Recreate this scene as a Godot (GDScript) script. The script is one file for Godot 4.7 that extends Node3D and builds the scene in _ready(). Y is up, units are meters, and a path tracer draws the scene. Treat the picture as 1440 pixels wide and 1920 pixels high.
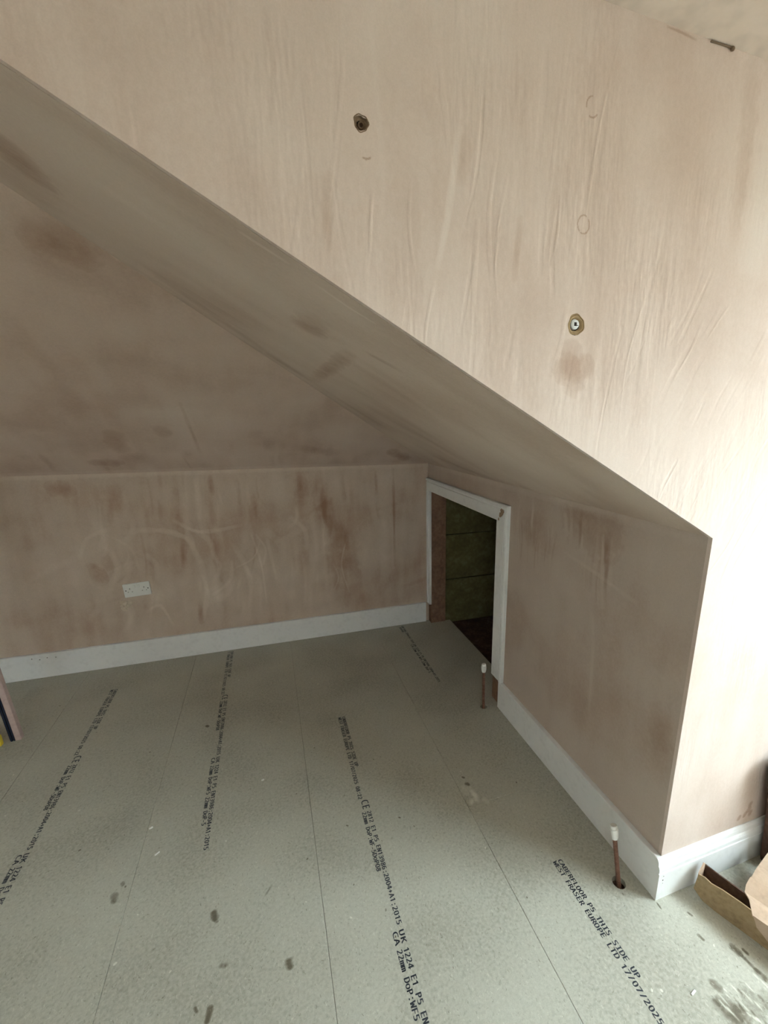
extends Node3D
# A loft room with bare plaster: knee wall with an access hatch, hip slopes, a dormer cheek lit by the dormer window.
# Axes: x along the back wall (0 at the knee wall, the room at x < 0), y up, z from the back wall towards the camera.

const ZC := 2.2998          # plane of the dormer cheek
const HK := 1.2168          # height of the knee walls
const PITCH := 0.5426       # rise per metre of the slope over the hatch wall
const PITCH_BACK := 0.664   # rise per metre of the slope over the back wall
const HC := 2.2208          # flat ceiling
const XC := -1.85           # where the slope meets the flat ceiling
const XL := -2.9            # left wall
const XD := 1.25            # dormer window wall
const ZD := 4.15             # far cheek of the dormer
const ZF := 5.6             # wall behind the camera
const BACK_TURN := 0.0075   # the back wall is a little out of square

var taken := {}
var M := {}


func _ready():
	# camera
	var cam := Camera3D.new()
	cam.name = "camera"
	var f := 862.5511
	var near := 0.05
	cam.keep_aspect = Camera3D.KEEP_HEIGHT
	cam.set_frustum(1920.0 / f * near, Vector2(-96.62, 59.006) / f * near, near, 60.0)
	var fw := Vector3(0.3289, -0.2592, -0.9081).normalized()
	var rt := Vector3(0.9402, 0.0009, 0.3405)
	rt = (rt - fw * rt.dot(fw)).normalized()
	cam.transform = Transform3D(Basis(rt, rt.cross(fw), -fw), Vector3(-1.0872, 1.5173, 3.1555))
	add_child(cam)
	cam.current = true
	# sky and exposure
	var sky := Sky.new()
	var sm := ProceduralSkyMaterial.new()
	sm.sky_top_color = Color(0.90, 0.975, 1.0)
	sm.sky_horizon_color = Color(0.70, 0.735, 0.735)
	sm.sky_curve = 0.5
	sm.ground_horizon_color = Color(0.50, 0.50, 0.46)
	sm.ground_bottom_color = Color(0.30, 0.30, 0.27)
	sm.ground_curve = 0.1
	sm.sun_angle_max = 1.0
	sky.sky_material = sm
	var env := Environment.new()
	env.background_mode = Environment.BG_SKY
	env.sky = sky
	env.background_energy_multiplier = 12.0
	env.ambient_light_source = Environment.AMBIENT_SOURCE_SKY
	env.tonemap_mode = Environment.TONE_MAPPER_LINEAR
	env.tonemap_exposure = 4.1
	env.sdfgi_enabled = true
	env.ssao_enabled = true
	env.ssil_enabled = true
	var we := WorldEnvironment.new()
	we.name = "world_environment"
	we.environment = env
	add_child(we)

	make_materials()
	build_floor()
	build_walls()
	build_window()
	build_hatch()
	build_baseboards()
	build_fixings()
	build_pipes()
	build_socket()
	build_cartons()
	build_left_things()
	build_litter()


# ---------- naming ----------

func numbered(called: String) -> String:
	if not taken.has(called):
		taken[called] = 0
		return called
	taken[called] += 1
	return "%s_%03d" % [called, taken[called]]


func tag(o, label: String, category := "", group := "", kind := ""):
	if label: o.set_meta("label", label)
	if category: o.set_meta("category", category)
	if group: o.set_meta("group", group)
	if kind: o.set_meta("kind", kind)
	return o


func thing(called: String, label: String, category: String, at := Vector3.ZERO, group := "") -> Node3D:
	var o := Node3D.new()
	o.name = numbered(called)
	add_child(o, true)
	o.position = at
	tag(o, label, category, group)
	return o


func part(called: String, st: SurfaceTool, material: Material, parent: Node) -> MeshInstance3D:
	var o := MeshInstance3D.new()
	o.name = numbered(called) if parent == self else called
	st.index()
	o.mesh = st.commit()
	o.material_override = material
	o.cast_shadow = GeometryInstance3D.SHADOW_CASTING_SETTING_ON
	parent.add_child(o, true)
	return o


# ---------- geometry ----------

func begin() -> SurfaceTool:
	var st := SurfaceTool.new()
	st.begin(Mesh.PRIMITIVE_TRIANGLES)
	return st


func tri(st: SurfaceTool, a: Vector3, b: Vector3, c: Vector3, n: Vector3, ua := Vector2.ZERO, ub := Vector2.ZERO, uc := Vector2.ZERO):
	st.set_normal(n)
	if (b - a).cross(c - a).dot(n) > 0:
		st.set_uv(ua); st.add_vertex(a)
		st.set_uv(uc); st.add_vertex(c)
		st.set_uv(ub); st.add_vertex(b)
	else:
		st.set_uv(ua); st.add_vertex(a)
		st.set_uv(ub); st.add_vertex(b)
		st.set_uv(uc); st.add_vertex(c)


func quad(st: SurfaceTool, a: Vector3, b: Vector3, c: Vector3, d: Vector3, out: Vector3):
	# a flat quad whose normal lies on the side of `out`
	var n := (b - a).cross(d - a)
	if n.length() < 1e-12: n = (c - b).cross(d - b)
	n = n.normalized()
	if n.dot(out) < 0: n = -n
	var w := (b - a).length()
	var h := (d - a).length()
	tri(st, a, b, c, n, Vector2(0, 0), Vector2(w, 0), Vector2(w, h))
	tri(st, a, c, d, n, Vector2(0, 0), Vector2(w, h), Vector2(0, h))


func box(st: SurfaceTool, c: Vector3, s: Vector3, bevel := 0.002, turn := Basis.IDENTITY):
	# a box with chamfered edges; c its centre, s its size
	var h := s / 2
	var b: float = min(bevel, min(h.x, min(h.y, h.z)) * 0.9)
	var ax := [Vector3(1, 0, 0), Vector3(0, 1, 0), Vector3(0, 0, 1)]
	var put := func(v: Vector3): return c + turn * v
	for i in 3:
		var j := (i + 1) % 3
		var k := (i + 2) % 3
		for sg in [-1.0, 1.0]:
			var o: Vector3 = ax[i] * h[i] * sg
			var u: Vector3 = ax[j] * (h[j] - b)
			var v: Vector3 = ax[k] * (h[k] - b)
			quad(st, put.call(o - u - v), put.call(o + u - v), put.call(o + u + v), put.call(o - u + v), turn * ax[i] * sg)
			# edges between faces i and j, along k
			for sj in [-1.0, 1.0]:
				var p: Vector3 = ax[i] * h[i] * sg + ax[j] * (h[j] - b) * sj
				var q: Vector3 = ax[i] * (h[i] - b) * sg + ax[j] * h[j] * sj
				quad(st, put.call(p - v), put.call(q - v), put.call(q + v), put.call(p + v), turn * (ax[i] * sg + ax[j] * sj))
	for sx in [-1.0, 1.0]:
		for sy in [-1.0, 1.0]:
			for sz in [-1.0, 1.0]:
				var n: Vector3 = turn * Vector3(sx, sy, sz).normalized()
				tri(st, put.call(Vector3(h.x * sx, (h.y - b) * sy, (h.z - b) * sz)), put.call(Vector3((h.x - b) * sx, h.y * sy, (h.z - b) * sz)), put.call(Vector3((h.x - b) * sx, (h.y - b) * sy, h.z * sz)), n)


func extrude(st: SurfaceTool, prof: PackedVector2Array, o: Vector3, ex: Vector3, ey: Vector3, along: Vector3, mitre := 0.0):
	# a closed profile (in the plane of ex and ey) drawn along `along`, with both ends closed; the far end gains `mitre` of length per unit of profile x
	var ids := Geometry2D.triangulate_polygon(prof)
	var n := along.normalized()
	var far := func(p: Vector2): return o + ex * p.x + ey * p.y + along + n * (mitre * p.x)
	var nf := (n - ex * mitre).normalized()
	for t in range(0, ids.size(), 3):
		var p := []
		var q := []
		for k in 3:
			p.append(o + ex * prof[ids[t + k]].x + ey * prof[ids[t + k]].y)
			q.append(far.call(prof[ids[t + k]]))
		tri(st, p[0], p[1], p[2], -n)
		tri(st, q[0], q[1], q[2], nf)
	var cw := Geometry2D.is_polygon_clockwise(prof)
	for i in prof.size():
		var a := prof[i]
		var b := prof[(i + 1) % prof.size()]
		var d := b - a
		var nn := Vector2(d.y, -d.x) if not cw else Vector2(-d.y, d.x)
		var pa := o + ex * a.x + ey * a.y
		var pb := o + ex * b.x + ey * b.y
		quad(st, pa, pb, far.call(b), far.call(a), ex * nn.x + ey * nn.y)


func slab(st: SurfaceTool, poly: PackedVector2Array, holes: Array, o: Vector3, e1: Vector3, e2: Vector3, n: Vector3, thick: float, uv0: Vector2, uvs: Vector2, lip := 0.0):
	# a sheet: polygon with holes in the plane o + a e1 + b e2, its face towards n, `thick` behind it; uv = ((a - uv0.x) / uvs.x, 1 - (b - uv0.y) / uvs.y)
	var at := func(p: Vector2, d: float): return o + e1 * p.x + e2 * p.y - n * d
	var uv := func(p: Vector2): return Vector2((p.x - uv0.x) / uvs.x, 1.0 - (p.y - uv0.y) / uvs.y)
	var top := poly
	if lip > 0.0:
		var off := Geometry2D.offset_polygon(poly, -lip, Geometry2D.JOIN_MITER)
		if off.size() == 1 and off[0].size() == poly.size(): top = off[0]
	var pieces := [top]
	for hl in holes:
		var cx := 0.0
		for p in hl: cx += p.x / hl.size()
		var next := []
		for pc in pieces:
			if Geometry2D.intersect_polygons(pc, hl).is_empty():
				next.append(pc)
				continue
			for half in [PackedVector2Array([Vector2(-99, -99), Vector2(cx, -99), Vector2(cx, 99), Vector2(-99, 99)]), PackedVector2Array([Vector2(cx, -99), Vector2(99, -99), Vector2(99, 99), Vector2(cx, 99)])]:
				for q in Geometry2D.intersect_polygons(pc, half):
					for r in Geometry2D.clip_polygons(q, hl): next.append(r)
		pieces = next
	for pc in pieces:
		var ids := Geometry2D.triangulate_polygon(pc)
		for t in range(0, ids.size(), 3):
			var a: Vector2 = pc[ids[t]]; var b: Vector2 = pc[ids[t + 1]]; var c: Vector2 = pc[ids[t + 2]]
			tri(st, at.call(a, 0), at.call(b, 0), at.call(c, 0), n, uv.call(a), uv.call(b), uv.call(c))
			tri(st, at.call(a, thick), at.call(b, thick), at.call(c, thick), -n, uv.call(a), uv.call(b), uv.call(c))
	for ring in [poly] + holes:
		var hole: bool = ring != poly
		var cw := Geometry2D.is_polygon_clockwise(ring)
		for i in ring.size():
			var a: Vector2 = ring[i]
			var b: Vector2 = ring[(i + 1) % ring.size()]
			var d := b - a
			var nn := Vector2(-d.y, d.x) if cw else Vector2(d.y, -d.x)
			if hole: nn = -nn
			var w: Vector3 = (e1 * nn.x + e2 * nn.y).normalized()
			var d0 := lip if (lip > 0.0 and not hole) else 0.0
			wall_quad(st, at.call(a, d0), at.call(b, d0), at.call(b, thick), at.call(a, thick), w, uv.call(a), uv.call(b))
	if lip > 0.0 and top != poly:
		# match the corners of the inset ring to the nearest of the outer one
		for i in poly.size():
			var a: Vector2 = poly[i]
			var b: Vector2 = poly[(i + 1) % poly.size()]
			var a2 := nearest(top, a)
			var b2 := nearest(top, b)
			var d := b - a
			var nn := Vector2(-d.y, d.x) if Geometry2D.is_polygon_clockwise(poly) else Vector2(d.y, -d.x)
			wall_quad(st, at.call(a2, 0), at.call(b2, 0), at.call(b, lip), at.call(a, lip), ((e1 * nn.x + e2 * nn.y).normalized() + n).normalized(), uv.call(a), uv.call(b))


func wall_quad(st: SurfaceTool, a: Vector3, b: Vector3, c: Vector3, d: Vector3, n: Vector3, ua: Vector2, ub: Vector2):
	tri(st, a, b, c, n, ua, ub, ub)
	tri(st, a, c, d, n, ua, ub, ua)


func nearest(ring: PackedVector2Array, p: Vector2) -> Vector2:
	var best := ring[0]
	for q in ring:
		if q.distance_to(p) < best.distance_to(p): best = q
	return best


func lathe(st: SurfaceTool, prof: PackedVector2Array, o: Vector3, axis: Vector3, segs := 24, wobble := 0.0, phase := 0.0):
	# profile of (radius, height) turned about `axis`
	var y := axis.normalized()
	var x := y.cross(Vector3(0.31, 0.2, 0.93)).normalized()
	if absf(y.z) > 0.99: x = Vector3(1, 0, 0)
	var z := y.cross(x)
	for i in prof.size() - 1:
		var a := prof[i]
		var b := prof[i + 1]
		var d := b - a
		if d.length() < 1e-7: continue
		for s in segs:
			var t0 := TAU * s / segs
			var t1 := TAU * (s + 1) / segs
			var k0 := 1.0 + wobble * (sin(3.0 * t0 + phase) + 0.6 * sin(7.0 * t0 + 2.0 * phase))
			var k1 := 1.0 + wobble * (sin(3.0 * t1 + phase) + 0.6 * sin(7.0 * t1 + 2.0 * phase))
			var r0 := x * cos(t0) + z * sin(t0)
			var r1 := x * cos(t1) + z * sin(t1)
			var n0 := (r0 * d.y - y * d.x).normalized()
			var n1 := (r1 * d.y - y * d.x).normalized()
			var p := [o + r0 * a.x * k0 + y * a.y, o + r1 * a.x * k1 + y * a.y, o + r1 * b.x * k1 + y * b.y, o + r0 * b.x * k0 + y * b.y]
			ntri(st, [p[0], p[1], p[2]], [n0, n1, n1])
			ntri(st, [p[0], p[2], p[3]], [n0, n1, n0])


func ntri(st: SurfaceTool, p: Array, n: Array):
	var g: Vector3 = (p[1] - p[0]).cross(p[2] - p[0])
	if g.length() < 1e-14: return
	var order := [0, 2, 1] if g.dot(n[0] + n[1] + n[2]) > 0 else [0, 1, 2]
	for k in order:
		st.set_normal(n[k]); st.set_uv(Vector2(p[k].x, p[k].y)); st.add_vertex(p[k])


func ring(c: Vector2, r: float, segs := 18, ry := -1.0, wobble := 0.0, phase := 0.0) -> PackedVector2Array:
	var out := PackedVector2Array()
	for i in segs:
		var t := TAU * i / segs
		var k := 1.0 + wobble * (sin(3.0 * t + phase) + 0.6 * sin(7.0 * t + 2.0 * phase))
		out.append(c + Vector2(cos(t) * r, sin(t) * (ry if ry > 0.0 else r)) * k)
	return out


# ---------- surfaces ----------

var FW := 0   # the field that stroke() marks: width, height in pixels and size in metres
var FH := 0
var FS := Vector2.ONE
var RAG: FastNoiseLite


func field(w: int, h: int, size: Vector2, seed_: int, layers: Array) -> PackedFloat32Array:
	# sum of noises; a layer is [wavelength along x in metres, wavelength along y, amplitude, octaves]
	FW = w; FH = h; FS = size
	var m := PackedFloat32Array()
	m.resize(w * h)
	var rs := seed_
	for l in layers:
		var nz := FastNoiseLite.new()
		rs += 17
		nz.seed = rs
		nz.noise_type = FastNoiseLite.TYPE_SIMPLEX_SMOOTH
		nz.fractal_type = FastNoiseLite.FRACTAL_FBM
		nz.fractal_octaves = l[3]
		nz.frequency = 0.125
		# eight pixels to a wave, then stretched to the wanted size
		var iw: int = clamp(int(ceil(size.x / l[0] * 8.0)), 8, w)
		var ih: int = clamp(int(ceil(size.y / l[1] * 8.0)), 8, h)
		var im := nz.get_image(iw, ih, false, false, true)
		im.convert(Image.FORMAT_L8)
		if iw != w or ih != h: im.resize(w, h, Image.INTERPOLATE_CUBIC)
		var d := im.get_data()
		var a: float = l[2] / 70.0
		for i in w * h:
			m[i] += (d[i] - 127.5) * a
	return m


func stroke(m: PackedFloat32Array, pts: Array, wide: float, v: float) -> void:
	# a trowel mark: a soft, ragged band along a smooth line, thinning out at both ends
	if RAG == null:
		RAG = FastNoiseLite.new()
		RAG.seed = 4
		RAG.frequency = 0.035
	var line: Array = pts
	if pts.size() > 2 or (pts[0] as Vector2).distance_to(pts[1]) > wide * 3.0:
		line = []
		for s in pts.size() - 1:
			var p0: Vector2 = pts[max(s - 1, 0)]
			var p3: Vector2 = pts[min(s + 2, pts.size() - 1)]
			for k in 4: line.append(pts[s].cubic_interpolate(pts[s + 1], p0, p3, k / 4.0))
		line.append(pts[-1])
	var sx := FW / FS.x
	var sy := FH / FS.y
	var done := {}
	var last := line.size() - 1
	var dash := 0.6 if wide < 0.03 else 1.0
	for s in last:
		var a: Vector2 = line[s]
		var b: Vector2 = line[s + 1]
		var d := b - a
		var len2 := d.length_squared()
		var x0 := int(clamp((min(a.x, b.x) - wide) * sx, 0, FW - 1))
		var x1 := int(clamp((max(a.x, b.x) + wide) * sx, 0, FW - 1))
		var y0 := int(clamp((FS.y - max(a.y, b.y) - wide) * sy, 0, FH - 1))
		var y1 := int(clamp((FS.y - min(a.y, b.y) + wide) * sy, 0, FH - 1))
		for y in range(y0, y1 + 1):
			for x in range(x0, x1 + 1):
				var p := Vector2(x / sx, FS.y - y / sy)
				var t: float = clamp((p - a).dot(d) / len2, 0.0, 1.0)
				var e: float = (p - a - d * t).length() / wide
				if e >= 1.0: continue
				var rg := RAG.get_noise_2d(x + v * 300.0, y * dash)
				e *= 1.0 + 0.6 * rg
				if e >= 1.0: continue
				var val := (1.0 - e * e) * (1.0 + 0.5 * rg)
				if last > 2: val *= 0.35 + 0.65 * sin(PI * (s + t) / last)
				var i := y * FW + x
				var old: float = done.get(i, 0.0)
				if val > old:
					done[i] = val
					m[i] += v * (val - old)


func streaks(m: PackedFloat32Array, seed_: int, count: int, lo: Vector2, hi: Vector2, lean: float, long: Vector2, wide: Vector2, amount: float):
	var r := RandomNumberGenerator.new()
	r.seed = seed_
	for k in count:
		var p := Vector2(r.randf_range(lo.x, hi.x), r.randf_range(lo.y, hi.y))
		var l := r.randf_range(long.x, long.y)
		var g := lean + r.randf_range(-0.12, 0.12)
		var bend := r.randf_range(-0.06, 0.06) * l
		var q := p + Vector2(sin(g), cos(g)) * l
		stroke(m, [p, (p + q) / 2 + Vector2(bend, 0), q], r.randf_range(wide.x, wide.y), r.randf_range(-amount, amount))


func colored(m: PackedFloat32Array, base: Color, damp: Color, pale: Color, grain: float, seed_: int) -> ImageTexture:
	# below 0 towards the pale dry plaster, above 0 towards the damp brown
	var n := FW * FH
	var out := PackedByteArray()
	out.resize(n * 3)
	var nz := PackedByteArray()
	var r := RandomNumberGenerator.new()
	r.seed = seed_
	nz.resize(4099)
	for i in 4099: nz[i] = r.randi_range(0, 255)
	var b := [base.r * 255, base.g * 255, base.b * 255]
	var br: float = b[0]; var bg: float = b[1]; var bb: float = b[2]
	var dr: float = damp.r * 255 - br; var dg: float = damp.g * 255 - bg; var db: float = damp.b * 255 - bb
	var pr: float = pale.r * 255 - br; var pg: float = pale.g * 255 - bg; var pb: float = pale.b * 255 - bb
	var gk := grain / 127.5
	for i in n:
		var v := m[i]
		var g := (nz[(i * 7 + i / 31) % 4099] - 127.5) * gk
		var j := i * 3
		if v > 0.0:
			if v > 1.2: v = 1.2
			out[j] = int(br + dr * v + g); out[j + 1] = int(bg + dg * v + g); out[j + 2] = int(bb + db * v + g)
		else:
			v = -v
			if v > 1.2: v = 1.2
			out[j] = int(br + pr * v + g); out[j + 1] = int(bg + pg * v + g); out[j + 2] = int(bb + pb * v + g)
	var im := Image.create_from_data(FW, FH, false, Image.FORMAT_RGB8, out)
	return ImageTexture.create_from_image(im)


func relief(m: PackedFloat32Array, depth: float) -> ImageTexture:
	var im := Image.create_from_data(FW, FH, false, Image.FORMAT_RF, m.to_byte_array())
	im.bump_map_to_normal_map(depth)
	return ImageTexture.create_from_image(im)


func c8(r: int, g: int, b: int) -> Color:
	return Color(r / 255.0, g / 255.0, b / 255.0)


func plain(color: Color, rough := 0.6, metal := 0.0) -> StandardMaterial3D:
	var m := StandardMaterial3D.new()
	m.albedo_color = color
	m.roughness = rough
	m.metallic = metal
	return m


func mapped(tex: ImageTexture, rough: float, normal: ImageTexture = null, strength := 1.0) -> StandardMaterial3D:
	var m := StandardMaterial3D.new()
	m.albedo_texture = tex
	m.roughness = rough
	if normal:
		m.normal_enabled = true
		m.normal_texture = normal
		m.normal_scale = strength
	return m


func grainy(color: Color, amount: float, scale_: float, rough: float, seed_: int, stretch := Vector3.ONE) -> StandardMaterial3D:
	# a colour with a fine uneven grain, laid on by world position
	var s := RandomNumberGenerator.new()
	s.seed = seed_
	var m := field(256, 256, Vector2(1, 1), seed_, [[0.12, 0.12, 0.5, 3], [0.02, 0.02, 0.5, 2]])
	var t := colored(m, color, color.darkened(amount), color.lightened(amount * 0.7), 255 * amount * 0.12, seed_)
	var mt := mapped(t, rough)
	mt.uv1_triplanar = true
	mt.uv1_scale = stretch * scale_
	return mt


func make_materials():
	var r := RandomNumberGenerator.new()
	r.seed = 5
	var m: PackedFloat32Array
	# --- back wall, 2.9 m by HK ---
	m = field(1024, 448, Vector2(2.9, HK), 11, [[0.9, 0.6, 0.18, 2], [0.09, 0.5, 0.12, 2], [0.25, 0.2, 0.12, 3], [0.02, 0.03, 0.05, 2]])
	stroke(m, [Vector2(0.978, 0.865), Vector2(1.156, 0.861), Vector2(1.295, 0.795), Vector2(1.352, 0.638)], 0.020, -0.60)
	stroke(m, [Vector2(1.236, 0.919), Vector2(1.375, 0.834), Vector2(1.612, 0.858)], 0.015, -0.60)
	stroke(m, [Vector2(0.720, 0.723), Vector2(0.771, 0.840), Vector2(0.897, 0.891)], 0.015, -0.40)
	stroke(m, [Vector2(1.352, 0.638), Vector2(1.365, 0.429), Vector2(1.324, 0.246)], 0.020, -0.60)
	stroke(m, [Vector2(1.557, 0.730), Vector2(1.637, 0.489), Vector2(1.596, 0.205)], 0.020, -0.50)
	stroke(m, [Vector2(1.421, 0.562), Vector2(1.403, 0.234)], 0.050, -0.50)
	stroke(m, [Vector2(1.765, 0.755), Vector2(1.805, 0.470)], 0.012, -0.50)
	stroke(m, [Vector2(1.011, 0.340), Vector2(1.090, 0.373), Vector2(1.146, 0.227)], 0.012, -0.60)
	stroke(m, [Vector2(1.033, 0.757), Vector2(1.016, 0.520)], 0.060, -0.30)
	stroke(m, [Vector2(2.582, 1.214), Vector2(2.554, 0.201)], 0.045, -0.45)
	stroke(m, [Vector2(1.390, 1.179), Vector2(1.385, 0.919)], 0.020, -0.50)
	stroke(m, [Vector2(1.671, 0.799), Vector2(1.716, 0.575), Vector2(1.725, 0.305)], 0.008, -0.60)
	stroke(m, [Vector2(2.292, 0.711), Vector2(2.245, 0.519), Vector2(2.292, 0.311)], 0.006, -0.50)
	stroke(m, [Vector2(2.261, 0.828), Vector2(2.270, 0.272)], 0.130, 0.60)
	stroke(m, [Vector2(2.010, 1.166), Vector2(2.009, 1.010)], 0.050, 0.60)
	stroke(m, [Vector2(1.997, 0.690), Vector2(1.990, 0.448)], 0.050, 0.50)
	stroke(m, [Vector2(1.320, 0.368), Vector2(1.312, 0.225)], 0.020, 0.70)
	stroke(m, [Vector2(0.663, 1.141), Vector2(0.724, 1.132)], 0.050, 0.50)
	stroke(m, [Vector2(0.775, 0.654), Vector2(0.797, 0.587)], 0.050, 0.60)
	stroke(m, [Vector2(2.639, 1.183), Vector2(2.634, 0.478)], 0.012, 0.70)
	stroke(m, [Vector2(2.513, 1.169), Vector2(2.516, 1.020)], 0.015, 0.60)
	stroke(m, [Vector2(1.472, 1.173), Vector2(1.470, 1.073)], 0.020, 0.70)
	stroke(m, [Vector2(1.720, 1.146), Vector2(1.710, 0.939)], 0.030, 0.40)
	stroke(m, [Vector2(2.133, 1.094), Vector2(2.131, 0.837)], 0.060, 0.50)
	stroke(m, [Vector2(1.281, 1.148), Vector2(1.258, 0.901)], 0.050, 0.45)
	stroke(m, [Vector2(0.963, 1.162), Vector2(0.945, 0.988)], 0.050, 0.45)
	stroke(m, [Vector2(0.0, 1.205), Vector2(1.4, 1.21), Vector2(2.9, 1.207)], 0.02, -0.5)  # soft pale band along the rounded top joint
	streaks(m, 3, 70, Vector2(0.7, 0.75), Vector2(2.55, 1.1), 0.0, Vector2(0.08, 0.3), Vector2(0.008, 0.03), 0.35)
	streaks(m, 4, 40, Vector2(1.0, 0.2), Vector2(2.4, 0.7), 0.1, Vector2(0.1, 0.4), Vector2(0.008, 0.025), 0.35)
	streaks(m, 6, 14, Vector2(0.2, 0.2), Vector2(2.7, 0.9), 1.2, Vector2(0.1, 0.3), Vector2(0.01, 0.03), 0.25)
	# wide pale sweeps of the trowel round the middle of the wall
	r.seed = 19
	for k in 34:
		var a := Vector2(r.randf_range(0.75, 2.2), r.randf_range(0.35, 0.95))
		var g := r.randf_range(-0.9, 0.5)
		var l := r.randf_range(0.08, 0.26)
		var b := a + Vector2(sin(g), -cos(g)) * l
		stroke(m, [a, (a + b) / 2 + Vector2(cos(g), sin(g)) * l * 0.18, b], r.randf_range(0.006, 0.035), -r.randf_range(0.2, 0.5))
	M.back = mapped(colored(m, c8(198, 180, 163), c8(164, 134, 112), c8(218, 202, 187), 4, 1), 0.75)
	# --- slope over the back wall ---
	m = field(1024, 640, Vector2(2.9, 1.83), 23, [[0.8, 0.6, 0.22, 2], [0.3, 0.22, 0.12, 3], [0.12, 0.4, 0.08, 2], [0.02, 0.02, 0.05, 2]])
	stroke(m, [Vector2(1.083, 0.400), Vector2(1.078, 0.279)], 0.060, 0.50)
	stroke(m, [Vector2(0.924, 0.131), Vector2(1.007, 0.120)], 0.050, 0.60)
	stroke(m, [Vector2(1.442, 0.687), Vector2(1.455, 0.212)], 0.012, 0.70)
	stroke(m, [Vector2(1.423, 0.811), Vector2(1.406, 0.296)], 0.060, -0.35)
	stroke(m, [Vector2(1.307, 0.457), Vector2(1.324, 0.422)], 0.050, 0.50)
	stroke(m, [Vector2(1.240, 1.506), Vector2(1.298, 1.477)], 0.080, 0.50)
	stroke(m, [Vector2(2.597, 0.170), Vector2(2.707, 0.093)], 0.050, 0.90)
	stroke(m, [Vector2(2.000, 0.246), Vector2(2.264, 0.170)], 0.050, 0.35)
	stroke(m, [Vector2(1.181, 0.597), Vector2(1.532, 0.623)], 0.050, -0.20)
	stroke(m, [Vector2(1.391, 1.499), Vector2(1.410, 1.463)], 0.012, -0.90)
	stroke(m, [Vector2(0.0, 0.012), Vector2(1.5, 0.016), Vector2(2.9, 0.012)], 0.025, -0.4)  # soft pale band along the joint with the back wall
	streaks(m, 8, 30, Vector2(0.6, 0.0), Vector2(2.5, 0.25), 0.0, Vector2(0.05, 0.2), Vector2(0.01, 0.04), 0.3)
	M.slope_back = mapped(colored(m, c8(208, 188, 174), c8(174, 148, 130), c8(222, 206, 194), 3, 2), 0.8)
	# --- slope over the hatch wall ---
	m = field(1024, 960, Vector2(2.3, 2.12), 31, [[0.8, 0.7, 0.20, 2], [0.25, 0.5, 0.10, 2], [0.1, 0.3, 0.05, 3], [0.02, 0.02, 0.04, 2]])
	stroke(m, [Vector2(1.836, 1.095), Vector2(1.990, 1.089)], 0.050, 0.70)
	stroke(m, [Vector2(1.886, 0.981), Vector2(0.936, 0.982)], 0.030, 0.70)
	stroke(m, [Vector2(1.988, 0.957), Vector2(2.011, 0.879)], 0.020, 0.50)
	stroke(m, [Vector2(1.336, 1.541), Vector2(1.111, 1.299), Vector2(0.913, 1.048), Vector2(0.680, 0.616)], 0.060, 0.45)  # darker band beside the hip
	stroke(m, [Vector2(2.245, 1.247), Vector2(2.249, 1.169)], 0.008, -0.70)
	stroke(m, [Vector2(2.235, 1.119), Vector2(2.228, 1.053), Vector2(2.234, 0.999)], 0.006, -0.80)
	stroke(m, [Vector2(1.827, 1.144), Vector2(1.947, 1.016)], 0.040, 0.30)
	stroke(m, [Vector2(1.876, 1.725), Vector2(1.708, 1.738)], 0.060, 0.60)
	stroke(m, [Vector2(0.574, 0.237), Vector2(0.960, 0.051), Vector2(1.422, 0.007)], 0.050, 0.35)
	stroke(m, [Vector2(1.955, 0.593), Vector2(1.903, 0.355)], 0.080, -0.25)
	streaks(m, 9, 26, Vector2(0.3, 0.1), Vector2(2.2, 1.8), 0.25, Vector2(0.1, 0.5), Vector2(0.01, 0.04), 0.22)
	M.slope_right = mapped(colored(m, c8(208, 191, 177), c8(172, 148, 130), c8(222, 208, 196), 3, 3), 0.8)
	# --- hatch wall ---
	m = field(1280, 680, Vector2(2.3, HK), 43, [[0.7, 0.6, 0.20, 2], [0.1, 0.4, 0.07, 2], [0.25, 0.2, 0.08, 3], [0.015, 0.02, 0.05, 2]])
	stroke(m, [Vector2(1.740, 1.153), Vector2(1.878, 1.133)], 0.120, 0.50)
	stroke(m, [Vector2(1.903, 1.130), Vector2(1.911, 0.958)], 0.020, 0.70)
	stroke(m, [Vector2(1.882, 1.124), Vector2(1.900, 0.962)], 0.010, -0.60)
	stroke(m, [Vector2(1.548, 1.215), Vector2(1.990, 1.218)], 0.020, -0.60)
	stroke(m, [Vector2(1.655, 1.009), Vector2(1.877, 0.979), Vector2(2.065, 0.944)], 0.010, -0.35)
	stroke(m, [Vector2(1.429, 1.054), Vector2(1.595, 1.045)], 0.100, 0.30)
	stroke(m, [Vector2(1.410, 0.555), Vector2(1.847, 0.707)], 0.200, 0.20)  # wide, slightly darker patch beyond the hatch
	stroke(m, [Vector2(2.070, 1.037), Vector2(2.230, 0.711)], 0.250, -0.20)  # wide, slightly paler patch towards the dormer corner
	stroke(m, [Vector2(1.863, 0.823), Vector2(1.885, 0.703), Vector2(1.897, 0.436)], 0.012, -0.30)
	stroke(m, [Vector2(1.654, 1.168), Vector2(1.671, 1.085)], 0.015, -0.35)
	stroke(m, [Vector2(2.211, 0.699), Vector2(2.236, 0.483)], 0.050, 0.35)
	stroke(m, [Vector2(0.0, 1.205), Vector2(1.0, 1.208), Vector2(2.3, 1.2)], 0.02, -0.4)  # soft pale band along the joint with the slope
	streaks(m, 10, 40, Vector2(1.25, 0.85), Vector2(1.95, 1.05), 0.0, Vector2(0.06, 0.2), Vector2(0.004, 0.014), 0.4)
	M.knee = mapped(colored(m, c8(192, 177, 164), c8(160, 136, 118), c8(209, 196, 184), 3, 4), 0.75)
	# --- dormer cheek, x from -1.9 to 0.95 ---
	var size := Vector2(2.85, HC)
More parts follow.
